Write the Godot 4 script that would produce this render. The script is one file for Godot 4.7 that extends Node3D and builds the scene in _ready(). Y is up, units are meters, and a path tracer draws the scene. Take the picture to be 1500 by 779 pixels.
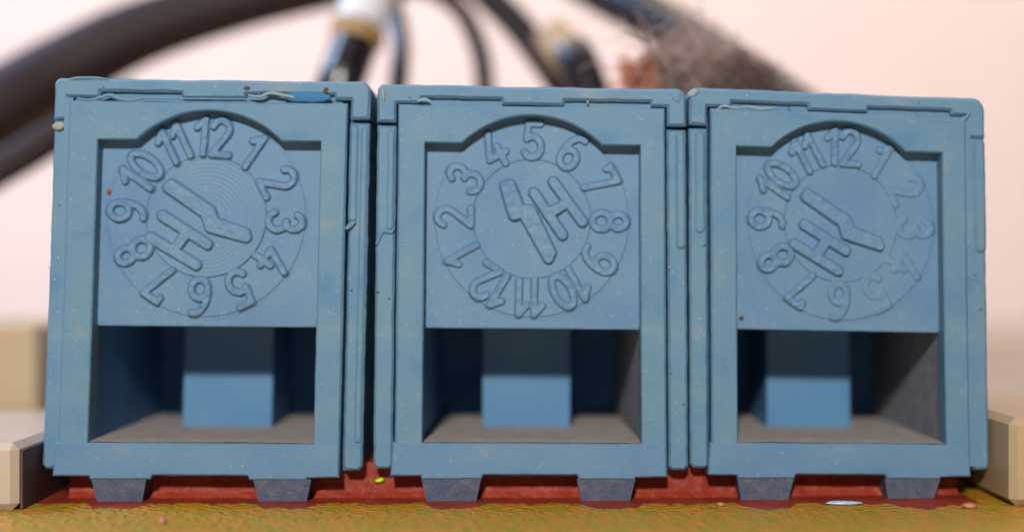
extends Node3D
# Three blue moulded housings with date dials on a board, cables and a pale wall behind.
# Lengths below are in millimetres; commit() turns them into metres.

const S := 25.0          # module units (u) per millimetre
const VIEW := 90.0       # lens to the front of the housings
const BOARD := -13.9     # top of the board

var M := {}
var rng := RandomNumberGenerator.new()
var noise := FastNoiseLite.new()
var used := {}


# ---------------------------------------------------------------- mesh collecting
class Mb:
	var v := PackedVector3Array()
	var n := PackedVector3Array()

	func tri(a: Vector3, b: Vector3, c: Vector3, out: Vector3) -> void:
		var f := (b - a).cross(c - a)
		if f.length_squared() < 1e-14:
			return
		f = f.normalized()
		if f.dot(out) < 0.0:
			f = -f
			v.append_array([a, b, c])
		else:
			v.append_array([a, c, b])
		n.append_array([f, f, f])

	func quad(a: Vector3, b: Vector3, c: Vector3, d: Vector3, out: Vector3) -> void:
		tri(a, b, c, out)
		tri(a, c, d, out)

	func stri(a: Vector3, b: Vector3, c: Vector3, na: Vector3, nb: Vector3, nc: Vector3) -> void:
		var f := (b - a).cross(c - a)
		if f.length_squared() < 1e-16:
			return
		if f.dot(na + nb + nc) < 0.0:
			v.append_array([a, b, c])
			n.append_array([na, nb, nc])
		else:
			v.append_array([a, c, b])
			n.append_array([na, nc, nb])


func commit(called: String, mb: Mb, mat: Material, parent: Node3D = self, origin := Vector3.ZERO) -> MeshInstance3D:
	var pts := PackedVector3Array()
	pts.resize(mb.v.size())
	for i in mb.v.size():
		pts[i] = (mb.v[i] - origin) * 0.001
	var arr := []
	arr.resize(Mesh.ARRAY_MAX)
	arr[Mesh.ARRAY_VERTEX] = pts
	arr[Mesh.ARRAY_NORMAL] = mb.n
	var mesh := ArrayMesh.new()
	mesh.add_surface_from_arrays(Mesh.PRIMITIVE_TRIANGLES, arr)
	mesh.surface_set_material(0, mat)
	var o := MeshInstance3D.new()
	o.name = numbered(called, parent)
	o.mesh = mesh
	parent.add_child(o, true)
	return o


func numbered(called: String, parent: Node) -> String:
	var key := str(parent.get_instance_id()) + called
	var k: int = used.get(key, 0)
	used[key] = k + 1
	return called if k == 0 else "%s_%03d" % [called, k]


func thing(called: String, at: Vector3, label: String, category: String, group := "") -> Node3D:
	var o := Node3D.new()
	o.name = numbered(called, self)
	add_child(o, true)
	o.position = at * 0.001
	tag(o, label, category, group)
	return o


func tag(o: Node, label: String, category: String, group := "") -> void:
	o.set_meta("label", label)
	o.set_meta("category", category)
	if group:
		o.set_meta("group", group)


# ---------------------------------------------------------------- shapes
func bez(points: Array, steps: int) -> PackedVector3Array:   # Catmull-Rom through points
	var out := PackedVector3Array()
	for i in points.size() - 1:
		var a: Vector3 = points[maxi(i - 1, 0)]
		var b: Vector3 = points[i]
		var c: Vector3 = points[i + 1]
		var d: Vector3 = points[mini(i + 2, points.size() - 1)]
		for k in steps:
			out.append(b.cubic_interpolate(c, a, d, float(k) / steps))
	out.append(points[-1])
	return out


func tube(mb: Mb, path: PackedVector3Array, radii: Array, sides := 16, caps := true) -> void:
	var rings := []
	var norms := []
	var up := Vector3(0.13, 0.21, 0.97)
	var last := path.size() - 1
	for i in path.size():
		var t := (path[mini(i + 1, last)] - path[maxi(i - 1, 0)]).normalized()
		var x := up.cross(t).normalized()
		up = t.cross(x).normalized()
		var f := float(i) / last * (radii.size() - 1)
		var k := mini(int(f), radii.size() - 1)
		var r: float = lerpf(radii[k], radii[mini(k + 1, radii.size() - 1)], f - k)
		var ring := []
		var nn := []
		for s in sides:
			var a := TAU * s / sides
			var d := x * cos(a) + up * sin(a)
			ring.append(path[i] + d * r)
			nn.append(d)
		rings.append(ring)
		norms.append(nn)
	for i in last:
		for s in sides:
			var e := (s + 1) % sides
			mb.stri(rings[i][s], rings[i][e], rings[i + 1][e], norms[i][s], norms[i][e], norms[i + 1][e])
			mb.stri(rings[i][s], rings[i + 1][e], rings[i + 1][s], norms[i][s], norms[i + 1][e], norms[i + 1][s])
	if caps:
		for side in [0, last]:
			var out := (path[0] - path[1]) if side == 0 else (path[last] - path[last - 1])
			for s in sides:
				mb.tri(path[side], rings[side][s], rings[side][(s + 1) % sides], out)


func blob(mb: Mb, at: Vector3, r: Vector3, turn := 0.0, rough := 0.0, nu := 18, nv := 12) -> void:
	var p := []
	var nn := []
	for j in nv + 1:
		var row := []
		var nrow := []
		for i in nu + 1:
			var a := TAU * (i % nu) / nu
			var b := PI * j / nv - PI / 2
			var d := Vector3(cos(b) * cos(a), cos(b) * sin(a), sin(b))
			var k := 1.0 + rough * noise.get_noise_3d(d.x * 40 + at.x * 9, d.y * 40 + at.y * 9, d.z * 40)
			row.append(at + (d * r * k).rotated(Vector3.BACK, turn))
			nrow.append((d / r).normalized().rotated(Vector3.BACK, turn))
		p.append(row)
		nn.append(nrow)
	for j in nv:
		for i in nu:
			mb.stri(p[j][i], p[j][i + 1], p[j + 1][i + 1], nn[j][i], nn[j][i + 1], nn[j + 1][i + 1])
			mb.stri(p[j][i], p[j + 1][i + 1], p[j + 1][i], nn[j][i], nn[j + 1][i + 1], nn[j + 1][i])


func slab(mb: Mb, lo: Vector3, hi: Vector3, b := 0.3) -> void:   # a box with bevelled edges
	var f := func(i: int, j: int, k: int, axis: int) -> Vector3:
		var p := Vector3(lo.x if i == 0 else hi.x, lo.y if j == 0 else hi.y, lo.z if k == 0 else hi.z)
		var q := Vector3(b if i == 0 else -b, b if j == 0 else -b, b if k == 0 else -b)
		q[axis] = 0.0
		return p + q
	for axis in 3:
		for s in 2:
			var c := []
			for t in [[0, 0], [1, 0], [1, 1], [0, 1]]:
				var g := [0, 0, 0]
				g[axis] = s
				g[(axis + 1) % 3] = t[0]
				g[(axis + 2) % 3] = t[1]
				c.append(f.call(g[0], g[1], g[2], axis))
			var out := Vector3.ZERO
			out[axis] = 1.0 if s else -1.0
			mb.quad(c[0], c[1], c[2], c[3], out)
	for axis in 3:                                    # bevels along each edge
		var u := (axis + 1) % 3
		var w := (axis + 2) % 3
		for s in 2:
			for t in 2:
				var g0 := [0, 0, 0]
				g0[u] = s
				g0[w] = t
				var g1 := g0.duplicate()
				g1[axis] = 1
				var out := Vector3.ZERO
				out[u] = 1.0 if s else -1.0
				out[w] = 1.0 if t else -1.0
				mb.quad(f.call(g0[0], g0[1], g0[2], u), f.call(g1[0], g1[1], g1[2], u), f.call(g1[0], g1[1], g1[2], w), f.call(g0[0], g0[1], g0[2], w), out)
	for i in 2:
		for j in 2:
			for k in 2:
				mb.tri(f.call(i, j, k, 0), f.call(i, j, k, 1), f.call(i, j, k, 2), Vector3(i - 0.5, j - 0.5, k - 0.5))


# ---------------------------------------------------------------- a housing's own coordinates
# x -230..230 and y -288..274 across its front (25 to the millimetre), z in millimetres from its front
class Block:
	var tl: Vector2
	var tr: Vector2
	var bl: Vector2
	var br: Vector2
	var back0 := 0.0
	var back1 := 0.0
	var seed := 0
	var fn: FastNoiseLite

	func at(x: float, y: float, z: float) -> Vector3:
		var u := (x + 230.0) / 460.0
		var v := (y + 288.0) / 562.0
		var p := bl.lerp(br, u).lerp(tl.lerp(tr, u), v)
		var d := back0 + back1 * u
		var k := (1.0 + d / 90.0) / 25.0
		return Vector3((p.x - 750.0) * k, (389.5 - p.y) * k, z - d)

	func uneven(x: float, y: float, amount: float) -> float:
		return amount * (fn.get_noise_3d(x * 0.9, y * 0.9, seed * 71.0) + 0.6 * fn.get_noise_3d(x * 3.1, y * 3.1, seed * 31.0))


func prism(mb: Mb, b: Block, outline: Array, z0: float, z1: float, bevel := 3.0, bz := 0.12, rag := 0.5, step := 12.0) -> void:
	# an outline (any simple polygon) from z0 (back) to z1 (front), its front edge bevelled and a little uneven
	var pts := PackedVector2Array()
	for i in outline.size():
		var p: Vector2 = outline[i]
		var q: Vector2 = outline[(i + 1) % outline.size()]
		var cuts := maxi(1, int(p.distance_to(q) / step))
		for k in cuts:
			pts.append(p.lerp(q, float(k) / cuts))
	if Geometry2D.is_polygon_clockwise(pts):
		pts.reverse()
	var m := pts.size()
	var inner := PackedVector2Array()
	var outer := PackedVector2Array()
	for i in m:
		var t0 := (pts[i] - pts[(i - 1 + m) % m]).normalized()
		var t1 := (pts[(i + 1) % m] - pts[i]).normalized()
		var n0 := Vector2(-t0.y, t0.x)
		var n1 := Vector2(-t1.y, t1.x)
		var nn := n0 + n1
		nn = nn / maxf(0.5, nn.dot(n0)) if nn.length() > 0.01 else n0
		if nn.dot(pts[i] - pts[i]) != 0.0:
			nn = nn
		var r := b.uneven(pts[i].x, pts[i].y, rag)
		outer.append(pts[i] + nn * r)
		inner.append(pts[i] + nn * (bevel + r + absf(b.uneven(pts[i].y + 77.0, pts[i].x, rag * 1.6))))
	# which side is inside
	var flip := Geometry2D.is_point_in_polygon(pts[0] + (inner[0] - pts[0]) * 0.01, pts)
	if not flip:
		for i in m:
			inner[i] = pts[i] - (inner[i] - pts[i])
			outer[i] = pts[i] - (outer[i] - pts[i])
	var mid := Vector2.ZERO
	for p in pts:
		mid += p / m
	var faces := Geometry2D.triangulate_polygon(inner)
	for i in range(0, faces.size(), 3):
		var t := [inner[faces[i]], inner[faces[i + 1]], inner[faces[i + 2]]]
		mb.tri(b.at(t[0].x, t[0].y, z1), b.at(t[1].x, t[1].y, z1), b.at(t[2].x, t[2].y, z1), Vector3.BACK)
	for i in m:
		var j := (i + 1) % m
		var away := -((inner[i] + inner[j]) / 2 - (outer[i] + outer[j]) / 2)
		var out := Vector3(away.x, -away.y if false else away.y, 0)
		mb.quad(b.at(inner[i].x, inner[i].y, z1), b.at(inner[j].x, inner[j].y, z1), b.at(outer[j].x, outer[j].y, z1 - bz), b.at(outer[i].x, outer[i].y, z1 - bz), out.normalized() + Vector3.BACK)
		mb.quad(b.at(outer[i].x, outer[i].y, z1 - bz), b.at(outer[j].x, outer[j].y, z1 - bz), b.at(outer[j].x, outer[j].y, z0), b.at(outer[i].x, outer[i].y, z0), out)


func rect(x0: float, y0: float, x1: float, y1: float) -> Array:
	return [Vector2(x0, y0), Vector2(x1, y0), Vector2(x1, y1), Vector2(x0, y1)]


func hexa(mb: Mb, b: Block, f: Array, zf: float, k: Array, zk: float) -> void:   # front rectangle to back rectangle [x0, y0, x1, y1]
	var p := []
	for e in [[f, zf], [k, zk]]:
		var r: Array = e[0]
		p.append([b.at(r[0], r[1], e[1]), b.at(r[2], r[1], e[1]), b.at(r[2], r[3], e[1]), b.at(r[0], r[3], e[1])])
	mb.quad(p[0][0], p[0][1], p[0][2], p[0][3], Vector3.BACK)
	mb.quad(p[1][0], p[1][1], p[1][2], p[1][3], Vector3.FORWARD)
	var outs := [Vector3.DOWN, Vector3.RIGHT, Vector3.UP, Vector3.LEFT]
	for i in 4:
		var j := (i + 1) % 4
		mb.quad(p[0][i], p[0][j], p[1][j], p[1][i], outs[i])


# frame round the panel and the recess: a ring between a rectangle and an opening with an arched top
func frame(mb: Mb, b: Block, o: Array, h: Array, arch: Vector2, ar: float, depth: float) -> void:
	var c := Vector2(1, -30)
	var angles := []
	for i in 300:
		angles.append(TAU * i / 300.0)
	for r in [o, h]:
		for q in rect(r[0], r[1], r[2], r[3]):
			for e in [-0.0004, 0.0004]:
				angles.append(fposmod((q - c).angle() + e, TAU))
	var half := sqrt(ar * ar - pow(h[3] - arch.y, 2))
	for s in [-1, 1]:
		angles.append(fposmod((Vector2(arch.x + s * half, h[3]) - c).angle(), TAU))
	angles.sort()
	var exit := func(d: Vector2, r: Array) -> float:
		var t := INF
		if d.x > 1e-6: t = minf(t, (r[2] - c.x) / d.x)
		if d.x < -1e-6: t = minf(t, (r[0] - c.x) / d.x)
		if d.y > 1e-6: t = minf(t, (r[3] - c.y) / d.y)
		if d.y < -1e-6: t = minf(t, (r[1] - c.y) / d.y)
		return t
	var rows := []
	for a in angles:
		var d := Vector2.from_angle(a)
		var to: float = exit.call(d, o)
		var th: float = exit.call(d, h)
		var w := c - arch
		var bb := w.dot(d)
		th = maxf(th, -bb + sqrt(maxf(0.0, bb * bb - w.length_squared() + ar * ar)))
		var po := c + d * (to + b.uneven(a * 60, 9, 0.7))
		var ph := c + d * (th + b.uneven(a * 60, 400, 0.5))
		var qo := po - d * (3.0 + absf(b.uneven(a * 80, 50, 2.0)))
		var qh := ph + d * (2.0 + absf(b.uneven(a * 80, 90, 1.2)))
		rows.append([b.at(po.x, po.y, -depth), b.at(po.x, po.y, -0.14), b.at(qo.x, qo.y, 0), b.at(qh.x, qh.y, 0), b.at(ph.x, ph.y, -0.1), b.at(ph.x, ph.y, -depth), Vector3(d.x, d.y, 0)])
	for i in rows.size():
		var p: Array = rows[i]
		var q: Array = rows[(i + 1) % rows.size()]
		var out: Vector3 = p[6]
		var hints := [out, out + Vector3.BACK, Vector3.BACK, Vector3.BACK - out, -out]
		for k in 5:
			mb.quad(p[k], q[k], q[k + 1], p[k + 1], hints[k])


# ---------------------------------------------------------------- raised lettering
func arc(cx: float, cy: float, rx: float, ry: float, a0: float, a1: float, steps := 10) -> Array:
	var out := []
	for i in steps + 1:
		var a := deg_to_rad(lerpf(a0, a1, float(i) / steps))
		out.append(Vector2(cx + rx * cos(a), cy + ry * sin(a)))
	return out


func digit(d: String) -> Array:   # [width, strokes]
	match d:
		"0": return [0.5, [arc(0.25, 0.5, 0.25, 0.5, 0, 360, 20)]]
		"1": return [0.26, [[Vector2(0, 0.74), Vector2(0.24, 1), Vector2(0.24, 0)]]]
		"2": return [0.52, [arc(0.25, 0.74, 0.24, 0.26, 165, -35) + [Vector2(0.02, 0), Vector2(0.52, 0)]]]
		"3": return [0.5, [arc(0.23, 0.76, 0.22, 0.24, 160, -90), arc(0.23, 0.27, 0.26, 0.27, 90, -160)]]
		"4": return [0.54, [[Vector2(0.32, 1), Vector2(0, 0.3), Vector2(0.54, 0.3)], [Vector2(0.38, 0.55), Vector2(0.38, 0)]]]
		"5": return [0.5, [[Vector2(0.46, 1), Vector2(0.09, 1), Vector2(0.06, 0.55)] + arc(0.22, 0.31, 0.27, 0.31, 115, -150)]]
		"6": return [0.5, [arc(0.25, 0.28, 0.24, 0.28, 0, 360, 18), arc(0.36, 0.36, 0.36, 0.64, 180, 80)]]
		"7": return [0.48, [[Vector2(0, 0.86), Vector2(0, 1), Vector2(0.48, 1), Vector2(0.16, 0)]]]
		"8": return [0.5, [arc(0.25, 0.76, 0.21, 0.24, 0, 360, 18), arc(0.25, 0.26, 0.25, 0.27, 0, 360, 18)]]
		"9": return [0.5, [arc(0.25, 0.72, 0.24, 0.28, 0, 360, 18), arc(0.14, 0.64, 0.36, 0.64, 0, -100)]]
	return [0.5, []]


func numeral(word: String, height: float) -> Array:   # strokes centred on the origin, y up
	var x := 0.0
	var out := []
	for i in word.length():
		var g := digit(word[i])
		if i:
			x += 0.2
		for s in g[1]:
			var line := []
			for p in s:
				line.append(Vector2(p.x + x, p.y - 0.5) * height)
			out.append(line)
		x += g[0]
	for line in out:
		for i in line.size():
			line[i] -= Vector2(x / 2 * height, 0)
	return out


func relief(b: Block, at: Vector2, turn: float, strokes: Array, half: float, slope: float, rise: float, base: float, wear: float) -> Mb:
	# strokes pressed up out of a face: flat tops, sloping flanks, feet a little below the face
	var segs := []
	var lo := Vector2(INF, INF)
	var hi := -lo
	for line in strokes:
		for i in line.size():
			lo = lo.min(line[i])
			hi = hi.max(line[i])
			if i:
				segs.append([line[i - 1], line[i]])
	var pad := half + slope + 2.5
	var cell := 1.25
	var nx := int(ceil((hi.x - lo.x + 2 * pad) / cell)) + 1
	var ny := int(ceil((hi.y - lo.y + 2 * pad) / cell)) + 1
	var dist := PackedFloat32Array()
	dist.resize(nx * ny)
	dist.fill(1e9)
	for s in segs:
		var a: Vector2 = s[0]
		var e: Vector2 = s[1]
		var x0 := maxi(0, int((minf(a.x, e.x) - lo.x) / cell))
		var x1 := mini(nx - 1, int((maxf(a.x, e.x) - lo.x + 2 * pad) / cell) + 1)
		var y0 := maxi(0, int((minf(a.y, e.y) - lo.y) / cell))
		var y1 := mini(ny - 1, int((maxf(a.y, e.y) - lo.y + 2 * pad) / cell) + 1)
		for j in range(y0, y1 + 1):
			for i in range(x0, x1 + 1):
				var p := Vector2(lo.x - pad + i * cell, lo.y - pad + j * cell)
				var q := Geometry2D.get_closest_point_to_segment(p, a, e)
				dist[j * nx + i] = minf(dist[j * nx + i], p.distance_to(q))
	var pos := PackedVector3Array()
	var ht := PackedFloat32Array()
	pos.resize(nx * ny)
	ht.resize(nx * ny)
	for j in ny:
		for i in nx:
			var k := j * nx + i
			var p := Vector2(lo.x - pad + i * cell, lo.y - pad + j * cell)
			var worn: float = 1.0 + wear * (noise.get_noise_3d(p.x * 1.1 + at.x, p.y * 1.1 + at.y, b.seed * 50.0) - 0.25)
			var d := dist[k] + 0.5 * noise.get_noise_3d(p.x * 5 + at.x * 3, p.y * 5, b.seed * 13.0)
			var t := clampf((half + slope - d) / slope, -0.6, 1.0)
			var h: float = rise * worn * (smoothstep(0.0, 1.0, t) if t > 0 else 0.0) + (0.12 * t if t < 0 else 0.0)
			var q := p.rotated(turn) + at
			pos[k] = b.at(q.x, q.y, base + h)
			ht[k] = d
	var nor := PackedVector3Array()
	nor.resize(nx * ny)
	for j in ny:
		for i in nx:
			var dx := pos[j * nx + mini(i + 1, nx - 1)] - pos[j * nx + maxi(i - 1, 0)]
			var dy := pos[mini(j + 1, ny - 1) * nx + i] - pos[maxi(j - 1, 0) * nx + i]
			var f := dx.cross(dy).normalized()
			nor[j * nx + i] = f if f.z > 0 else -f
	var mb := Mb.new()
	var edge := half + slope + 1.5
	for j in ny - 1:
		for i in nx - 1:
			var k := [j * nx + i, j * nx + i + 1, (j + 1) * nx + i + 1, (j + 1) * nx + i]
			if minf(minf(ht[k[0]], ht[k[1]]), minf(ht[k[2]], ht[k[3]])) > edge:
				continue
			mb.stri(pos[k[0]], pos[k[1]], pos[k[2]], nor[k[0]], nor[k[1]], nor[k[2]])
			mb.stri(pos[k[0]], pos[k[2]], pos[k[3]], nor[k[0]], nor[k[2]], nor[k[3]])
	return mb


func disc(b: Block, at: Vector2, profile: Array, base: float, tilt := Vector2.ZERO) -> Mb:   # profile: [radius, height] from the centre out
	var mb := Mb.new()
	var seg := 128
	var rows := []
	for e in profile:
		var row := []
		for i in seg + 1:
			var d := Vector2.from_angle(TAU * (i % seg) / seg)
			var p: Vector2 = at + d * e[0]
			row.append(b.at(p.x, p.y, base + e[1] + tilt.dot(d) * e[0]))
		rows.append(row)
	for k in rows.size() - 1:
		for i in seg:
			var out := Vector3.BACK
			if absf(profile[k][0] - profile[k + 1][0]) < 0.5:
				var d := Vector2.from_angle(TAU * (i + 0.5) / seg)
				out = Vector3(d.x, d.y, 0) * (1.0 if profile[k][1] > profile[k + 1][1] else -1.0)
			mb.quad(rows[k][i], rows[k][i + 1], rows[k + 1][i + 1], rows[k + 1][i], out)
	return mb


# ---------------------------------------------------------------- materials
func noisetex(freq: float, ramp: Array, normal := 0.0, octaves := 4, size := 512, seed := 1, kind := FastNoiseLite.TYPE_SIMPLEX_SMOOTH) -> NoiseTexture2D:
	var f := FastNoiseLite.new()
	f.seed = seed
	f.noise_type = kind
	f.frequency = freq
	f.fractal_octaves = octaves
	var t := NoiseTexture2D.new()
	t.width = size
	t.height = size
	t.seamless = true
	t.noise = f
	if normal > 0.0:
		t.as_normal_map = true
		t.bump_strength = normal
	elif ramp:
		var g := Gradient.new()
		g.offsets = PackedFloat32Array()
		g.colors = PackedColorArray()
		var off := PackedFloat32Array()
		var col := PackedColorArray()
		for e in ramp:
			off.append(e[0])
			col.append(e[1])
		g.offsets = off
		g.colors = col
		t.color_ramp = g
	return t


func specks(count: int, size: int, tint: Color, dark: Color, seed: int, longest := 9.0) -> ImageTexture:   # flecks, scratches and grime; clear elsewhere
	var r := RandomNumberGenerator.new()
	r.seed = seed
	var im := Image.create(size, size, false, Image.FORMAT_RGBA8)
	im.fill(Color(tint.r, tint.g, tint.b, 0))
	for i in count:
		var p := Vector2(r.randf() * size, r.randf() * size)
		var a := r.randf() * TAU
		var n := int(1 + pow(r.randf(), 3.0) * longest)
		var c := tint if r.randf() < 0.62 else dark
		c.a = r.randf_range(0.06, 0.4)
		for k in n:
			p += Vector2.from_angle(a)
			a += r.randf_range(-0.3, 0.3)
			im.set_pixel(posmod(int(p.x), size), posmod(int(p.y), size), c)
			if r.randf() < 0.3:
				im.set_pixel(posmod(int(p.x) + 1, size), posmod(int(p.y), size), c)
	return ImageTexture.create_from_image(im)


func surf(called: String, tex: Texture2D, scale: float, normal: Texture2D, ns: float, rough: float, spec := 0.5) -> StandardMaterial3D:
	var m := StandardMaterial3D.new()
	m.resource_name = called
	m.albedo_texture = tex
	m.uv1_triplanar = true
	m.uv1_world_triplanar = true
	m.uv1_scale = Vector3.ONE * scale
	if normal:
		m.normal_enabled = true
		m.normal_texture = normal
		m.normal_scale = ns
	m.roughness = rough
	m.metallic_specular = spec
	M[called] = m
	return m


func plain(called: String, c: Color, rough: float, spec := 0.5) -> StandardMaterial3D:
	var m := StandardMaterial3D.new()
	m.resource_name = called
	m.albedo_color = c
	m.roughness = rough
	m.metallic_specular = spec
	M[called] = m
	return m


func flecked(m: StandardMaterial3D, tex: Texture2D, scale: float) -> void:
	m.detail_enabled = true
	m.detail_albedo = tex
	m.detail_blend_mode = BaseMaterial3D.BLEND_MODE_MIX
	m.detail_uv_layer = BaseMaterial3D.DETAIL_UV_2
	m.uv2_triplanar = true
	m.uv2_world_triplanar = true
	m.uv2_scale = Vector3.ONE * scale


func make_materials() -> void:
	var grain := noisetex(0.3, [], 5.0, 3, 512, 4)
	var fleck := specks(1400, 512, Color(0.72, 0.75, 0.74), Color(0.17, 0.22, 0.3), 9)
	var grit := specks(9000, 512, Color(0.66, 0.62, 0.58), Color(0.2, 0.2, 0.22), 12)
	var blue := surf("dusty blue plastic", noisetex(0.008, [[0.0, Color(0.30, 0.48, 0.625)], [0.3, Color(0.35, 0.513, 0.635)], [0.7, Color(0.375, 0.525, 0.63)], [1.0, Color(0.46, 0.55, 0.61)]], 0.0, 6), 55.0, grain, 0.16, 0.62, 0.45)
	flecked(blue, fleck, 62.0)
	var dial := surf("pressed blue plastic", noisetex(0.007, [[0.0, Color(0.325, 0.487, 0.64)], [0.5, Color(0.36, 0.513, 0.65)], [0.8, Color(0.375, 0.524, 0.648)], [1.0, Color(0.44, 0.543, 0.625)]], 0.0, 6, 512, 31), 47.0, grain, 0.12, 0.58, 0.45)
	flecked(dial, fleck, 57.0)
	var clean := surf("blue plastic", noisetex(0.01, [[0.0, Color(0.24, 0.45, 0.67)], [1.0, Color(0.31, 0.50, 0.70)]], 0.0, 4, 256, 3), 60.0, grain, 0.15, 0.55, 0.4)
	flecked(clean, fleck, 48.0)
	var dust := surf("dust on blue plastic", noisetex(0.02, [[0.0, Color(0.64, 0.62, 0.61)], [0.5, Color(0.71, 0.68, 0.665)], [1.0, Color(0.76, 0.72, 0.695)]], 0.0, 5, 512, 7), 60.0, grain, 1.0, 1.0, 0.2)
	flecked(dust, grit, 70.0)
	var foot := surf("grimy blue plastic", noisetex(0.03, [[0.0, Color(0.31, 0.37, 0.49)], [0.6, Color(0.38, 0.42, 0.51)], [1.0, Color(0.52, 0.50, 0.53)]], 0.0, 5, 512, 8), 60.0, grain, 1.0, 0.9, 0.3)
	flecked(foot, grit, 60.0)
	surf("thin dust on blue plastic", noisetex(0.02, [[0.0, Color(0.46, 0.50, 0.56)], [1.0, Color(0.60, 0.60, 0.62)]], 0.0, 5, 512, 37), 60.0, grain, 0.4, 1.0, 0.2)
	surf("blue post plastic", noisetex(0.01, [[0.0, Color(0.30, 0.50, 0.675)], [1.0, Color(0.35, 0.53, 0.68)]], 0.0, 4, 256, 38), 60.0, grain, 0.15, 0.55, 0.4)
	plain("brown side shade", Color(0.34, 0.27, 0.26), 0.7)  # shade colour for the right side of the beige step
	plain("pale flash", Color(0.49, 0.585, 0.62), 0.6)
	plain("ochre flash", Color(0.56, 0.58, 0.53), 0.6)
	plain("brown grime", Color(0.30, 0.27, 0.24), 0.9)
	plain("red fleck", Color(0.62, 0.25, 0.18), 0.7)
	plain("pale fleck", Color(0.60, 0.64, 0.63), 0.6)
	plain("bright blue paint", Color(0.22, 0.44, 0.62), 0.65, 0.3)
	var weave := noisetex(0.035, [], 9.0, 4, 512, 15)
	var board := surf("amber lacquered board", noisetex(0.012, [[0.0, Color(0.56, 0.52, 0.04)], [0.4, Color(0.66, 0.53, 0.06)], [0.6, Color(0.72, 0.50, 0.09)], [1.0, Color(0.80, 0.50, 0.16)]], 0.0, 6, 512, 21), 80.0, weave, 1.3, 0.42, 0.5)
	flecked(board, specks(3000, 512, Color(0.72, 0.62, 0.25), Color(0.28, 0.14, 0.03), 33, 26.0), 45.0)
	var red := surf("red strip and shade", noisetex(0.02, [[0.0, Color(0.50, 0.14, 0.07)], [1.0, Color(0.62, 0.21, 0.11)]], 0.0, 4, 256, 23), 50.0, weave, 0.2, 0.55, 0.4)  # colours the carrier strip and the painted shade under the housings
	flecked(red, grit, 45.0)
	surf("beige plastic", noisetex(0.01, [[0.0, Color(0.72, 0.67, 0.61)], [1.0, Color(0.75, 0.69, 0.63)]], 0.0, 4, 256, 25), 30.0, grain, 0.05, 0.35, 0.5)
	surf("tan plastic", noisetex(0.01, [[0.0, Color(0.68, 0.60, 0.47)], [1.0, Color(0.71, 0.63, 0.50)]], 0.0, 4, 256, 26), 30.0, grain, 0.05, 0.5, 0.5)
	surf("cream wall paint", noisetex(0.02, [[0.0, Color(0.945, 0.875, 0.85)], [1.0, Color(0.955, 0.90, 0.875)]], 0.0, 4, 256, 27), 12.0, grain, 0.2, 0.9, 0.3)
	surf("pale table", noisetex(0.01, [[0.0, Color(0.6, 0.54, 0.48)], [1.0, Color(0.68, 0.62, 0.55)]], 0.0, 4, 256, 28), 6.0, null, 0.0, 0.7)
	plain("black cable sheath", Color(0.12, 0.10, 0.12), 0.27, 0.7)
	plain("brown black cable sheath", Color(0.17, 0.12, 0.13), 0.6, 0.4)
	plain("white sleeve", Color(0.9, 0.9, 0.92), 0.4)
	plain("tan ferrule", Color(0.70, 0.56, 0.34), 0.4)
	plain("pale ferrule", Color(0.74, 0.64, 0.52), 0.45)
	plain("grey lint", Color(0.68, 0.58, 0.54), 1.0)
	plain("dark lint", Color(0.50, 0.42, 0.39), 1.0)
	plain("orange lint", Color(0.80, 0.49, 0.33), 0.9)
	plain("yellow green chip", Color(0.75, 0.95, 0.05), 0.2)
	plain("pale blue chip", Color(0.72, 0.82, 0.92), 0.3)
	plain("pink crumb", Color(0.72, 0.48, 0.38), 0.5)


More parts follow.
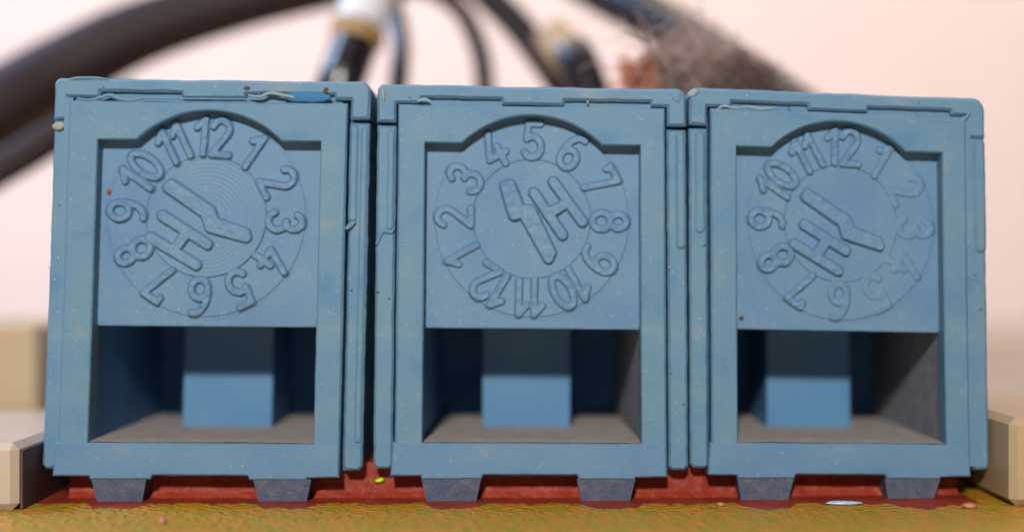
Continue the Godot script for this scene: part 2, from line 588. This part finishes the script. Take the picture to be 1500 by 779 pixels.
# ---------------------------------------------------------------- a housing
func housing(b: Block, f: Dictionary, label: String) -> Node3D:
	var mid := b.at(0, -288, -8)
	var base := Vector3(mid.x, BOARD, mid.z)
	var o := thing("connector_housing", base, label, "connector housing", "blue housings side by side")
	var blue: Material = M["dusty blue plastic"]
	var pressed: Material = M["pressed blue plastic"]
	var fl: float = f.face[0]
	var fr: float = f.face[2]
	# outer shell: a cap over the top corners, a wall down each side
	var mb := Mb.new()
	var cap := []
	cap.append(Vector2(-230, 219 - f.shut[0]))
	cap.append_array(arc(-230 + f.round[0], 274 - f.round[0], f.round[0], f.round[0], 180, 90, 7))
	cap.append_array([Vector2(-120, 274.5), Vector2(-40, 273), Vector2(20, 274), Vector2(110, 273)])
	cap.append_array(arc(230 - f.round[1], 274 - f.round[1], f.round[1], f.round[1], 90, 0, 7))
	cap.append_array([Vector2(230, 219 - f.shut[1]), Vector2(fr + 4, 219 - f.shut[1]), Vector2(fr + 4, 247), Vector2(178, 247)])
	cap.append_array([Vector2(177, 254), Vector2(49, 254), Vector2(48, 247), Vector2(-44, 247), Vector2(-45, 255), Vector2(-163, 255), Vector2(-164, 247), Vector2(fl - 4, 247), Vector2(fl - 4, 219 - f.shut[0])])
	prism(mb, b, cap, -21.0, -0.25, 3.5, 0.18, 0.9)
	commit("shell_cap", mb, blue, o, base)
	for s in 2:
		mb = Mb.new()
		if s == 0:
			prism(mb, b, [Vector2(-230, 214), Vector2(-230, -282), Vector2(-225, -288), Vector2(fl - 9, -288), Vector2(fl - 4, -283), Vector2(fl - 3.5, 214)], -21.0, -0.42, 3.0, 0.15, 1.0)
		else:
			prism(mb, b, [Vector2(230, 214), Vector2(230, -282), Vector2(225, -288), Vector2(fr + 9, -288), Vector2(fr + 4, -283), Vector2(fr + 3.5, 214)], -21.0, -0.42, 3.0, 0.15, 1.0)
		commit("shell_side", mb, blue, o, base)
	for r in f.ribs:            # upright ribs on the shell's sides with rounded ends
		mb = Mb.new()
		var half: float = (r[1] - r[0]) / 2
		var c: float = (r[0] + r[1]) / 2
		var loop := arc(c, r[2] + half, half, half, 180, 360, 8)
		loop.append_array([Vector2(r[1], r[3] - 4), Vector2(r[1] - 4, r[3]), Vector2(r[0] + 4, r[3]), Vector2(r[0], r[3] - 4)])
		prism(mb, b, loop, -0.6, r[4], 3.5, 0.14, 0.8)
		commit("side_rib", mb, blue, o, base)
	# front frame
	mb = Mb.new()
	var hole: Array = f.hole
	frame(mb, b, f.face, hole, f.arch, 150.0, 1.6)
	commit("front_frame", mb, blue, o, base)
	# core behind the frame: the recess is what it leaves open
	mb = Mb.new()
	hexa(mb, b, [-222, -284, hole[0] - 3, 262], -1.5, [-222, -284, hole[0] + 10, 262], -17.0)
	hexa(mb, b, [hole[2] + 3, -284, 222, 262], -1.5, [hole[2] - 8, -284, 222, 262], -17.0)
	hexa(mb, b, [hole[0] - 2, hole[3] + 46, hole[2] + 2, 258], -1.55, [hole[0] - 2, hole[3] + 46, hole[2] + 2, 258], -3.0)
	hexa(mb, b, [hole[0] - 2, -81, hole[2] + 2, 259], -2.6, [hole[0] - 2, -81, hole[2] + 2, 259], -16.9)
	hexa(mb, b, [-221, -283, 221, 261], -17.0, [-221, -283, 221, 261], -20.8)
	hexa(mb, b, [-220, -291, 220, -253], -1.5, [-220, -291, 220, -253], -16.95)
	commit("core", mb, M["blue plastic"], o, base)
	mb = Mb.new()
	hexa(mb, b, [fl - 30 * f.shut[0] / 4.5 + 10, 238, fr + 30 * f.shut[1] / 4.5 - 10, 258], -0.7, [fl, 238, fr, 258], -1.48)
	if f.shut[0] > 0:
		hexa(mb, b, [fl - 8, -282, fl + 4, 246], -0.2, [fl - 8, -282, fl + 4, 246], -1.47)
	if f.shut[1] > 0:
		hexa(mb, b, [fr - 4, -282, fr + 8, 246], -0.2, [fr - 4, -282, fr + 8, 246], -1.47)
	commit("seam_web", mb, blue, o, base)
	# recess floor, dusty
	mb = Mb.new()
	var seg := 24
	for i in seg:
		for j in 10:
			var q := []
			for e in [[0, 0], [1, 0], [1, 1], [0, 1]]:
				var x := lerpf(hole[0] - 1, hole[2] + 1, float(i + e[0]) / seg)
				var k := float(j + e[1]) / 10
				q.append(b.at(x, -248.0 + b.uneven(x * 2, k * 300, 1.0), lerpf(-0.15, -16.98, k)))
			mb.quad(q[0], q[1], q[2], q[3], Vector3.UP)
	commit("recess_floor", mb, M["dust on blue plastic"], o, base)
	if f.has("dusty_wall"):
		mb = Mb.new()
		mb.quad(b.at(hole[2] + 2, -249, -1.6), b.at(hole[2] + 2, -83, -1.6), b.at(hole[2] - 8.6, -83, -16.9), b.at(hole[2] - 8.6, -249, -16.9), Vector3.LEFT)
		commit("recess_wall", mb, M["thin dust on blue plastic"], o, base)
	# post in the recess
	mb = Mb.new()
	prism(mb, b, rect(f.post[0], -250, f.post[1], -80), -17.0, -9.0, 1.5, 0.06, 0.2)
	commit("post", mb, M["blue post plastic"], o, base)
	# rail under the recess
	mb = Mb.new()
	prism(mb, b, [Vector2(fl - 3, -249), Vector2(fr - 1, -249), Vector2(fr, -297), Vector2(152, -298), Vector2(151, -301), Vector2(70, -301), Vector2(67, -295), Vector2(-69, -295), Vector2(-72, -301), Vector2(-158, -302), Vector2(-160, -297), Vector2(fl - 6, -297)], -1.4, 0.05, 2.0, 0.1, 0.6)
	commit("bottom_rail", mb, pressed, o, base)
	mb = Mb.new()
	hexa(mb, b, [fl, -293.5, fr, -250.2], -0.1, [fl, -293.5, fr, -250.2], -15.0)
	commit("rail_core", mb, M["grimy blue plastic"], o, base)
	# feet: faces leaning back, narrower below
	mb = Mb.new()
	var us := [b.at(fl + 4, -290, -11.0), b.at(fr - 4, -290, -11.0), b.at(fr - 4, -290, -20.0), b.at(fl + 4, -290, -20.0)]
	var ds := []
	for p in us:
		ds.append(Vector3(p.x, BOARD + 0.02, p.z))
	for e in 4:
		mb.quad(us[e], us[(e + 1) % 4], ds[(e + 1) % 4], ds[e], [Vector3.BACK, Vector3.RIGHT, Vector3.FORWARD, Vector3.LEFT][e])
	commit("rear_skirt", mb, M["grimy blue plastic"], o, base)
	for x in f.feet:
		mb = Mb.new()
		var p := [b.at(x[0], -300, -0.05), b.at(x[1], -300, -0.05), b.at(x[1] - 7, -349, -0.55), b.at(x[0] + 7, -349, -0.55)]
		var k := [b.at(x[0], -300, -11), b.at(x[1], -300, -11), b.at(x[1] - 7, -349, -10), b.at(x[0] + 7, -349, -10)]
		for e in 4:
			p[e].y = maxf(p[e].y, BOARD + 0.01)
			k[e].y = maxf(k[e].y, BOARD + 0.01)
			if e > 1:
				p[e].y = BOARD + 0.01
				k[e].y = BOARD + 0.01
		mb.quad(p[0], p[1], p[2], p[3], Vector3.BACK)
		mb.quad(p[1], k[1], k[2], p[2], Vector3.RIGHT)
		mb.quad(p[0], k[0], k[3], p[3], Vector3.LEFT)
		mb.quad(k[0], k[1], k[2], k[3], Vector3.FORWARD)
		commit("foot", mb, M["grimy blue plastic"], o, base)
	# panel with the dial
	mb = Mb.new()
	prism(mb, b, rect(hole[0] - 6, -82, hole[2] + 6, hole[3] + 45), -2.6, -f.sunk, 2.5, 0.12, 0.4)
	commit("panel", mb, pressed, o, base)
	mb = Mb.new()
	prism(mb, b, rect(hole[0] + 1, -82.5, hole[2] - 1, -79), -2.0, -f.sunk + 0.06, 1.2, 0.06, 0.3)
	commit("panel_lip", mb, blue, o, base)
	var dc: Vector2 = f.dial
	var face: float = -f.sunk + 0.03
	var dial := commit("date_dial", disc(b, dc, [[88.5, -0.16], [88.5, 0.0], [89.5, 0.04], [120, 0.045], [144, 0.05], [145.5, 0.01], [145.5, -0.2], [149.3, -0.2], [149.4, -0.01]], face), pressed, o, base)
	var hub := []
	for k in 62:
		var r := 87.0 * k / 61.0
		hub.append([r, 0.05 + f.rings * sin(r * 1.05) * smoothstep(18.0, 34.0, r)])
	hub.append_array([[87.6, 0.0], [87.6, -0.16]])
	commit("dial_hub", disc(b, dc, hub, face, f.hub_tilt), pressed, dial, base)
	for k in 12:
		var a: float = f.first - (k + 1) * TAU / 12.0           # clockwise from twelve
		var dir := Vector2.from_angle(a)
		var tilt: float = a - PI / 2
		commit("numeral", relief(b, dc + dir * 116.0, tilt, numeral(str(k + 1), f.tall), f.stroke, 3.0, f.rise * (1.0 - f.worn_side * smoothstep(-0.1, 0.6, dir.x - 0.35 * dir.y)), face + 0.04, f.wear), pressed, dial, base)
	commit("emblem", relief(b, dc, 0.0, f.emblem, 6.3, 3.4, 0.36, face + 0.05, 0.15), pressed, dial, base)
	for k in 15:                # burr flecks and grime along the edges and the side walls
		var on_left := rng.randf() < 0.5
		var px: float = (lerpf(-229, fl - 5, rng.randf()) if on_left else lerpf(fr + 5, 229, rng.randf()))
		var py := lerpf(-270, 250, pow(rng.randf(), 0.7))
		if k > 10:
			px = rng.randf_range(-200, 200)
			py = rng.randf_range(249, 270)
		mb = Mb.new()
		blob(mb, b.at(px, py, -0.25 if py > 220 else -0.42), Vector3(rng.randf_range(0.03, 0.07), rng.randf_range(0.03, 0.12), 0.03), rng.randf() * 3.0, 0.5, 8, 6)
		commit("fleck", mb, M["pale fleck" if rng.randf() < 0.55 else "brown grime"], o, base)
	for e in f.flash:           # burrs and blobs of moulding flash
		mb = Mb.new()
		if e[0] is Array:
			var line := []
			for p in e[0]:
				line.append(b.at(p[0], p[1], e[2]))
			tube(mb, bez(line, 5), e[1], 8)
		else:
			blob(mb, b.at(e[0], e[1], e[2]), e[3], e[4], 0.35)
		commit("moulding_flash", mb, M[e[-1]], o, base)
	return o


func scaled(lines: Array, c: Vector2) -> Array:
	var out := []
	for line in lines:
		var l := []
		for p in line:
			l.append(Vector2(p[0] - c.x, c.y - p[1]) / 2.433)
		out.append(l)
	return out


func behind(px: float, py: float, depth: float) -> Vector3:   # where a thing seen over the housings stands, depth mm behind their front
	var k := (1.0 + depth / VIEW) / S
	return Vector3((px - 750.0) * k, (389.5 - py) * k, -depth)


func cable(called: String, label: String, pts: Array, radii: Array, mat: String, category := "cable") -> Node3D:
	var path := []
	for p in pts:
		path.append(behind(p[0], p[1], p[2]))
	var low: Vector3 = path[-1]
	var mb := Mb.new()
	tube(mb, bez(path, 8), radii, 20)
	var o := commit(called, mb, M[mat], self, low)
	o.position = low * 0.001
	tag(o, label, category, "cables behind the blue housings")
	return o


func lint(mb: Mb, count: int, at: Vector3, r: Vector3, turn: float, thick: float, reach: float) -> void:
	for i in count:
		var d := Vector3(rng.randfn(), rng.randfn(), rng.randfn()).normalized() * pow(rng.randf(), 0.4)
		var p := at + (d * r).rotated(Vector3.BACK, turn)
		var dir := Vector3(rng.randfn(), rng.randfn(), rng.randfn()).normalized()
		var path := PackedVector3Array([p])
		for k in 7:
			dir = (dir + Vector3(rng.randfn(), rng.randfn(), rng.randfn()) * 0.45).normalized()
			p += dir * reach / 7 * rng.randf_range(0.6, 1.4)
			path.append(p)
		tube(mb, path, [thick, thick * 0.8], 4, false)


func _ready() -> void:
	# camera
	var cam := Camera3D.new()
	cam.name = "camera"
	cam.position = Vector3(0, 0, VIEW * 0.001)
	var lens := CameraAttributesPhysical.new()
	lens.frustum_focal_length = 101.1
	lens.frustum_focus_distance = 0.0886
	lens.frustum_near = 0.005
	lens.frustum_far = 5.0
	lens.exposure_aperture = 27.0
	cam.attributes = lens
	add_child(cam)
	cam.fov = 19.66
	cam.near = 0.005
	cam.far = 5.0
	cam.current = true
	# air and exposure: an indoor close-up, area lights only
	var env := Environment.new()
	env.background_mode = Environment.BG_COLOR
	env.background_color = Color(0, 0, 0)
	env.tonemap_mode = Environment.TONE_MAPPER_LINEAR
	env.tonemap_exposure = 0.83
	env.sdfgi_enabled = true
	env.ssao_enabled = true
	env.ssil_enabled = true
	var we := WorldEnvironment.new()
	we.name = "world_environment"
	we.environment = env
	add_child(we)
	# lights, some of them added fill
	area("key_lamp", Vector3(-20, 95, 220), Vector3(0, -2, 0), Vector2(12, 12), 0.078, Color(1.0, 0.965, 0.93))
	area("added_top_fill", Vector3(0, 700, 20), Vector3(0, 0, 20.1), Vector2(300, 300), 0.16, Color(1.0, 0.95, 0.88))  # unseen overhead fill, added to brighten the board
	area("added_wall_fill", Vector3(-40, 420, -15), Vector3(-40, 420, -300), Vector2(700, 300), 0.47, Color(1.0, 0.925, 0.88))  # unseen fill, added to brighten the wall behind
	area("window_light", Vector3(-260, 230, -60), Vector3(0, 10, -40), Vector2(120, 120), 0.13, Color(0.7, 0.82, 1.0))

	rng.seed = 5
	noise.seed = 3
	noise.frequency = 0.05
	noise.fractal_octaves = 3
	make_materials()

	# setting
	var mb := Mb.new()
	slab(mb, Vector3(-900, -400, -330), Vector3(900, 900, -300), 1)
	var wall := commit("wall", mb, M["cream wall paint"])
	wall.set_meta("kind", "structure")
	mb = Mb.new()
	slab(mb, Vector3(-900, -45, -299), Vector3(900, -16.2, 300), 1)
	commit("table", mb, M["pale table"]).set_meta("kind", "structure")

	var bo := thing("circuit_board", Vector3(0, BOARD - 1.6, 0), "amber and olive lacquered board under the blue housings", "circuit board")
	mb = Mb.new()
	slab(mb, Vector3(-75, BOARD - 1.6, -70), Vector3(75, BOARD, 26), 0.2)
	commit("base_sheet", mb, M["amber lacquered board"], bo, Vector3(0, BOARD - 1.6, 0))
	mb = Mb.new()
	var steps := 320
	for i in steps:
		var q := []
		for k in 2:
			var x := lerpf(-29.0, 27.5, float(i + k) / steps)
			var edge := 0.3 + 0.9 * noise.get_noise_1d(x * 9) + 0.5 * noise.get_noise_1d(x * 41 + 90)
			for c in [-23.2, -13.4, -3.5, 5.6, 14.6, 23.6]:      # foot shadows painted as swells of the red edge
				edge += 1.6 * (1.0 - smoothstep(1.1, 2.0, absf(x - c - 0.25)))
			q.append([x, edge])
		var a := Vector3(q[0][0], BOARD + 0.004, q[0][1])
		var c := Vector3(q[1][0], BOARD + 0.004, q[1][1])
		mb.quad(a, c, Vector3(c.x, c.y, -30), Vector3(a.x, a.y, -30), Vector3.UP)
	commit("red_shade_band", mb, M["red strip and shade"], bo, Vector3(0, BOARD - 1.6, 0))  # shaded board under the housings, painted as a flat red sheet

	mb = Mb.new()
	var line := [[-26.6, -2.1], [10.6, -2.3], [27.2, -3.6]]
	for i in 2:
		var p: Array = line[i]
		var q: Array = line[i + 1]
		for k in 40:
			var f0 := []
			for e in 2:
				var f := float(k + e) / 40.0
				var x := lerpf(p[0], q[0], f)
				var z := lerpf(p[1], q[1], f) + 0.12 * noise.get_noise_1d(x * 30)
				f0.append([Vector3(x, -11.8, z - 0.1), Vector3(x, BOARD + 0.35, z), Vector3(x, BOARD + 0.01, z + 0.3 + 0.2 * noise.get_noise_1d(x * 44 + 50)), Vector3(x, -11.8, -10.5)])
			mb.quad(f0[0][0], f0[1][0], f0[1][1], f0[0][1], Vector3.BACK)
			mb.quad(f0[0][1], f0[1][1], f0[1][2], f0[0][2], Vector3(0, 0.6, 1))
			mb.quad(f0[0][0], f0[1][0], f0[1][3], f0[0][3], Vector3.UP)
	for e in [[line[0], Vector3.LEFT], [line[2], Vector3.RIGHT]]:
		var x: float = e[0][0]
		mb.quad(Vector3(x, -11.8, e[0][1]), Vector3(x, -11.8, -10.5), Vector3(x, BOARD, -10.5), Vector3(x, BOARD, e[0][1]), e[1])
	commit("red_strip", mb, M["red strip and shade"], bo, Vector3(0, BOARD - 1.6, 0))

	# the three housings
	var c0 := Vector2(394, 382)
	var left_emblem := [[[258, 280], [392, 370], [410, 420], [540, 454]], [[266, 270], [410, 362], [424, 402], [536, 438]], [[240, 380], [402, 480]], [[200, 458], [365, 553]], [[285, 502], [328, 438]]]
	var right_emblem := [[[252, 296], [392, 388], [404, 432], [530, 468]], [[260, 286], [408, 380], [418, 416], [524, 454]], [[245, 398], [402, 490]], [[207, 470], [372, 564]], [[290, 516], [330, 450]]]
	var mid_emblem := [[[326, 262], [362, 352], [400, 352], [474, 505]], [[306, 265], [338, 372], [372, 362], [465, 525]], [[412, 290], [515, 440]], [[482, 250], [588, 392]], [[466, 364], [536, 322]]]
	var flat := {"face": [-198.0, -296.0, 198.0, 244.0], "hole": [-158.0, -249.0, 161.0, 189.0], "arch": Vector2(1, 81), "dial": Vector2(1, 80), "sunk": 1.25, "post": [-75.0, 66.0], "feet": [[-159.0, -72.0], [67.0, 152.0]], "round": [9.0, 14.0], "ribs": [], "shut": [0.0, 0.0], "rings": 0.0025, "worn_side": 0.0, "stroke": 3.7, "tall": 50.0, "rise": 0.32, "wear": 0.3, "hub_tilt": Vector2(0.0, 0.0), "flash": []}

	var l := Block.new()
	l.tl = Vector2(77, 113); l.tr = Vector2(542, 118); l.bl = Vector2(57, 688); l.br = Vector2(529, 691)
	l.seed = 1; l.fn = noise
	var fl := flat.duplicate(true)
	fl.face = [-206.0, -296.0, 198.0, 241.0]
	fl.hole = [-163.0, -249.0, 160.0, 186.0]
	fl.arch = Vector2(-2, 79)
	fl.dial = Vector2(-8, 77)
	fl.first = PI / 2 - deg_to_rad(3.5)
	fl.emblem = scaled(left_emblem, c0)
	fl.feet = [[-157.0, -78.0], [75.0, 158.0]]
	fl.ribs = [[201.0, 215.0, 70.0, 212.0, -0.3], [216.0, 229.0, -250.0, 210.0, -0.32]]
	fl.hub_tilt = Vector2(0.0006, -0.0006)
	fl.shut = [4.5, 0.0]
	fl.rings = 0.007
	fl.flash = [
		[[[-196, 245], [-178, 243], [-160, 247], [-148, 250], [-135, 245], [-118, 243], [-100, 246], [-60, 246], [20, 246], [70, 246]], [0.06, 0.09, 0.14, 0.09, 0.06, 0.05], -0.16, "dusty blue plastic"],
		[[[52, 252], [70, 250], [84, 255], [100, 253], [120, 249]], [0.05, 0.10, 0.11, 0.07], -0.12, "pale flash"],
		[137, 250, -0.22, Vector3(1.45, 0.32, 0.12), -0.03, "bright blue paint"],
		[-222, 205, -0.25, Vector3(0.36, 0.24, 0.12), 0.2, "ochre flash"],
		[50, 262, -0.27, Vector3(0.22, 0.14, 0.06), 0.1, "brown grime"],
		[165, 260, -0.27, Vector3(0.14, 0.22, 0.06), -0.5, "brown grime"],
		[-152, 112, -1.2, Vector3(0.12, 0.16, 0.12), 0.3, "red fleck"],
		[205, 66, -0.2, Vector3(0.4, 0.15, 0.1), 0.7, "dusty blue plastic"],
		[[[-150, 272], [-170, 275], [-200, 274], [-215, 270]], [0.04, 0.07, 0.09, 0.05], -0.32, "dusty blue plastic"],
	]
	housing(l, fl, "left blue housing with the 12 uppermost on its raised date dial")

	var m := Block.new()
	m.tl = Vector2(552, 122); m.tr = Vector2(1006, 129); m.bl = Vector2(545, 688); m.br = Vector2(1010, 690)
	m.back0 = 0.1; m.back1 = 0.1; m.seed = 2; m.fn = noise
	var fm := flat.duplicate(true)
	fm.first = PI / 2 + deg_to_rad(149.0)
	fm.emblem = scaled(mid_emblem, Vector2(404, 384))
	fm.ribs = [[-216.0, -203.0, 60.0, 210.0, -0.34], [214.0, 229.0, 38.0, 209.0, -0.22]]
	fm.rise = 0.24
	fm.dusty_wall = true
	fm.flash = [
		[[[-170, 249], [-160, 252], [-150, 249]], [0.06, 0.14, 0.08], -0.12, "pale flash"],
		[216, 262, -0.25, Vector3(0.26, 0.32, 0.07), 0.3, "dusty blue plastic"],
		[-221, 258, -0.25, Vector3(0.1, 0.4, 0.12), 0.1, "ochre flash"],
		[[[-229, 40], [-222, 56], [-218, 60], [-208, 58], [-203, 64]], [0.08, 0.12, 0.12, 0.1], -0.36, "dusty blue plastic"],
	]
	housing(m, fm, "middle blue housing with the 5 uppermost on its raised date dial")

	var r := Block.new()
	r.tl = Vector2(1011, 127); r.tr = Vector2(1446, 143); r.bl = Vector2(1013, 687); r.br = Vector2(1454, 690)
	r.back0 = 0.3; r.back1 = 1.2; r.seed = 3; r.fn = noise
	var fr := flat.duplicate(true)
	fr.dial = Vector2(9, 79)
	fr.first = PI / 2 - deg_to_rad(2.0)
	fr.emblem = scaled(right_emblem, Vector2(386, 392))
	fr.ribs = [[-222.0, -205.0, 58.0, 211.0, -0.3], [212.0, 230.0, 40.0, 210.0, -0.25]]
	fr.round = [12.0, 20.0]
	fr.wear = 0.4
	fr.worn_side = 0.66
	fr.rise = 0.28
	fr.shut = [0.0, 4.5]
	fr.dusty_wall = true
	fr.flash = [
		[[[-190, 240], [-178, 248], [-160, 246], [-140, 248], [-118, 246], [-95, 249]], [0.04, 0.10, 0.06, 0.12, 0.05], -0.17, "pale flash"],
		[[[120, 246], [142, 238], [170, 236], [195, 240], [205, 252]], [0.06, 0.11, 0.11, 0.08], -0.08, "dusty blue plastic"],
		[-147, -66, -1.24, Vector3(0.16, 0.14, 0.06), 0.3, "brown grime"],
		[-224, 266, -0.25, Vector3(0.36, 0.2, 0.1), 0.6, "pale flash"],
	]
	housing(r, fr, "right blue housing, blurred, with a looped burr at its top right corner")

	# beige housings at both sides
	var lb := thing("beige_housing", Vector3(-40, BOARD, -8), "beige plastic block with a lower front step, left of the blue housings", "housing")
	mb = Mb.new()
	slab(mb, Vector3(-52, BOARD + 0.01, -17.5), Vector3(-28.1, -10.05, 3), 0.4)
	commit("front_step", mb, M["beige plastic"], lb, Vector3(-40, BOARD, -8))
	mb = Mb.new()
	slab(mb, Vector3(-52, BOARD + 0.02, -34), Vector3(-33.3, -4.1, -17.4), 0.4)
	commit("tall_back", mb, M["tan plastic"], lb, Vector3(-40, BOARD, -8))
	mb = Mb.new()
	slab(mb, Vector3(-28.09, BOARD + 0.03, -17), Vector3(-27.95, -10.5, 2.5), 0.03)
	commit("side_shade", mb, M["brown side shade"], lb, Vector3(-40, BOARD, -8))  # thin dark sheet painting the shade on the step's right side
	var rb := thing("beige_housing", Vector3(40, BOARD, -8), "tan plastic block right of the blue housings, at the picture edge", "housing")
	mb = Mb.new()
	slab(mb, Vector3(28.85, BOARD + 0.01, -18), Vector3(52, -8.8, 1.4), 0.4)
	commit("body", mb, M["tan plastic"], rb, Vector3(40, BOARD, -8))

	# cables behind
	cable("thick_cable", "thick black cable arching up from the left edge to the white sleeve", [[-180, 290, 46], [-60, 195, 45], [30, 135, 45], [110, 92, 45], [200, 48, 46], [310, 12, 47], [420, -15, 48], [540, -35, 50], [700, -45, 52]], [3.3, 3.3, 3.1, 2.7, 2.4, 2.0], "brown black cable sheath")
	cable("thin_cable", "thinner black cable low at the left edge, below the thick one", [[-140, 342, 36], [-40, 270, 37], [30, 229, 38], [110, 182, 40], [200, 146, 44]], [1.5, 1.5], "brown black cable sheath")
	var cn := thing("sleeved_cable", behind(496, 150, 34), "black cable end with white sleeve and tan ring behind the left housing", "cable", "cables behind the blue housings")
	var cb := behind(496, 150, 34)
	mb = Mb.new()
	tube(mb, bez([behind(524, 48, 36), behind(514, 78, 35), behind(500, 115, 34), behind(484, 170, 34), behind(470, 260, 34)], 6), [1.9, 1.95, 1.9], 24)
	commit("sheath", mb, M["black cable sheath"], cn, cb)
	mb = Mb.new()
	tube(mb, bez([behind(527, 34, 36), behind(525, 40, 36), behind(520, 58, 36), behind(518, 64, 36)], 4), [2.0, 2.3, 2.3, 2.1], 24)
	commit("ring", mb, M["tan ferrule"], cn, cb)
	mb = Mb.new()
	tube(mb, bez([behind(556, -70, 38), behind(545, -20, 37), behind(535, 10, 36.5), behind(526, 38, 36)], 6), [2.1, 2.2, 2.0], 24)
	commit("sleeve", mb, M["white sleeve"], cn, cb)
	cable("thin_wire", "thin black wire just right of the white sleeve", [[560, -40, 44], [576, 10, 42], [586, 60, 40], [584, 110, 38], [574, 190, 36]], [0.85, 0.85], "black cable sheath", "wire")
	cable("thin_wire", "thin black wire arching down behind the middle housing", [[560, -40, 50], [630, -16, 48], [672, 12, 47], [695, 52, 46], [708, 100, 45], [712, 180, 44]], [0.85, 0.85, 0.85], "brown black cable sheath", "wire")
	cable("black_wire", "black wire slanting down behind the tan ring, middle housing", [[640, -80, 46], [700, -20, 45], [752, 30, 44], [795, 84, 43], [840, 150, 42]], [1.35, 1.35], "black cable sheath", "wire")
	var fb := behind(860, 150, 34)
	var fc := thing("ringed_cable", fb, "grey cable end with tan ring above right half of middle housing", "cable", "cables behind the blue housings")
	mb = Mb.new()
	tube(mb, bez([behind(838, 76, 36), behind(850, 100, 35), behind(868, 150, 34)], 6), [1.7, 1.75], 24)
	commit("sheath", mb, M["black cable sheath"], fc, fb)
	mb = Mb.new()
	tube(mb, bez([behind(798, 40, 38), behind(806, 50, 38), behind(828, 76, 37), behind(838, 86, 36)], 5), [1.2, 1.6, 1.8, 1.8], 24)
	commit("ring", mb, M["pale ferrule"], fc, fb)
	cable("thick_cable", "thick black cable slanting down right under the grey lint", [[780, -75, 50], [870, -20, 46], [950, 22, 42], [1030, 70, 38], [1120, 128, 34], [1230, 205, 30]], [2.0, 2.1, 2.1, 2.0], "black cable sheath")

	# lint caught on the cable
	var at := behind(1040, 92, 26)
	var li := thing("lint_clump", at, "fuzzy grey lint clump on the slanting cable above the right housing", "lint")
	mb = Mb.new()
	lint(mb, 450, behind(1005, 82, 20), Vector3(1.5, 0.7, 1.1), -0.6, 0.045, 2.2)
	lint(mb, 800, behind(1005, 106, 17), Vector3(2.5, 0.75, 1.2), 0.15, 0.045, 2.4)
	lint(mb, 600, behind(1072, 104, 19), Vector3(2.3, 0.6, 1.1), -0.5, 0.045, 2.0)
	lint(mb, 110, behind(1000, 96, 15), Vector3(3.7, 1.0, 1.2), -0.25, 0.04, 4.5)
	commit("pale_fibres", mb, M["grey lint"], li, at).set_meta("kind", "stuff")
	mb = Mb.new()
	lint(mb, 500, behind(1085, 118, 16), Vector3(2.3, 0.45, 1.0), -0.2, 0.05, 2.4)
	commit("dark_fibres", mb, M["dark lint"], li, at).set_meta("kind", "stuff")
	at = behind(945, 112, 24)
	mb = Mb.new()
	lint(mb, 190, behind(938, 112, 16), Vector3(1.1, 0.5, 0.7), 0.6, 0.05, 1.9)
	var ol := commit("lint_tuft", mb, M["orange lint"], self, at)
	ol.position = at * 0.001
	tag(ol, "orange brown lint tuft left of the grey lint clump", "lint")

	# crumbs on the board
	crumb("yellow_chip", Vector3(-7.95, -12.85, -2.05), Vector3(0.27, 0.13, 0.16), 0.25, "yellow green chip", "tiny bright yellow green chip below the gap between left and middle housings")
	crumb("pale_chip", Vector3(19.3, BOARD + 0.1, 0.6), Vector3(1.0, 0.12, 0.4), 0.0, "pale blue chip", "pale blue flake lying below the right housing between its feet")
	crumb("pink_crumb", Vector3(12.1, BOARD + 0.1, 1.2), Vector3(0.24, 0.13, 0.25), 0.0, "pink crumb", "small pink crumb below the left edge of right housing")
	crumb("pink_crumb", Vector3(26.3, BOARD + 0.12, 1.9), Vector3(0.4, 0.18, 0.35), 0.0, "pink crumb", "larger pink crumb below the right corner of right housing")
	crumb("pink_crumb", Vector3(-18.9, BOARD + 0.14, 7.2), Vector3(0.2, 0.22, 0.2), 0.0, "pink crumb", "pink crumb at the bottom edge below the left housing")


func crumb(called: String, at: Vector3, r: Vector3, turn: float, mat: String, label: String) -> void:
	var mb := Mb.new()
	blob(mb, at, r, turn, 0.4)
	var o := commit(called, mb, M[mat], self, at)
	o.position = at * 0.001
	tag(o, label, "crumb" if called.ends_with("crumb") else "chip")


func area(called: String, at: Vector3, to: Vector3, size: Vector2, energy: float, c: Color) -> void:
	var a := AreaLight3D.new()
	a.name = called
	a.area_size = size * 0.001
	a.area_normalize_energy = true
	a.light_energy = energy
	a.light_color = c
	a.area_range = 3.0
	a.shadow_enabled = true
	add_child(a)
	a.look_at_from_position(at * 0.001, to * 0.001, Vector3.UP)
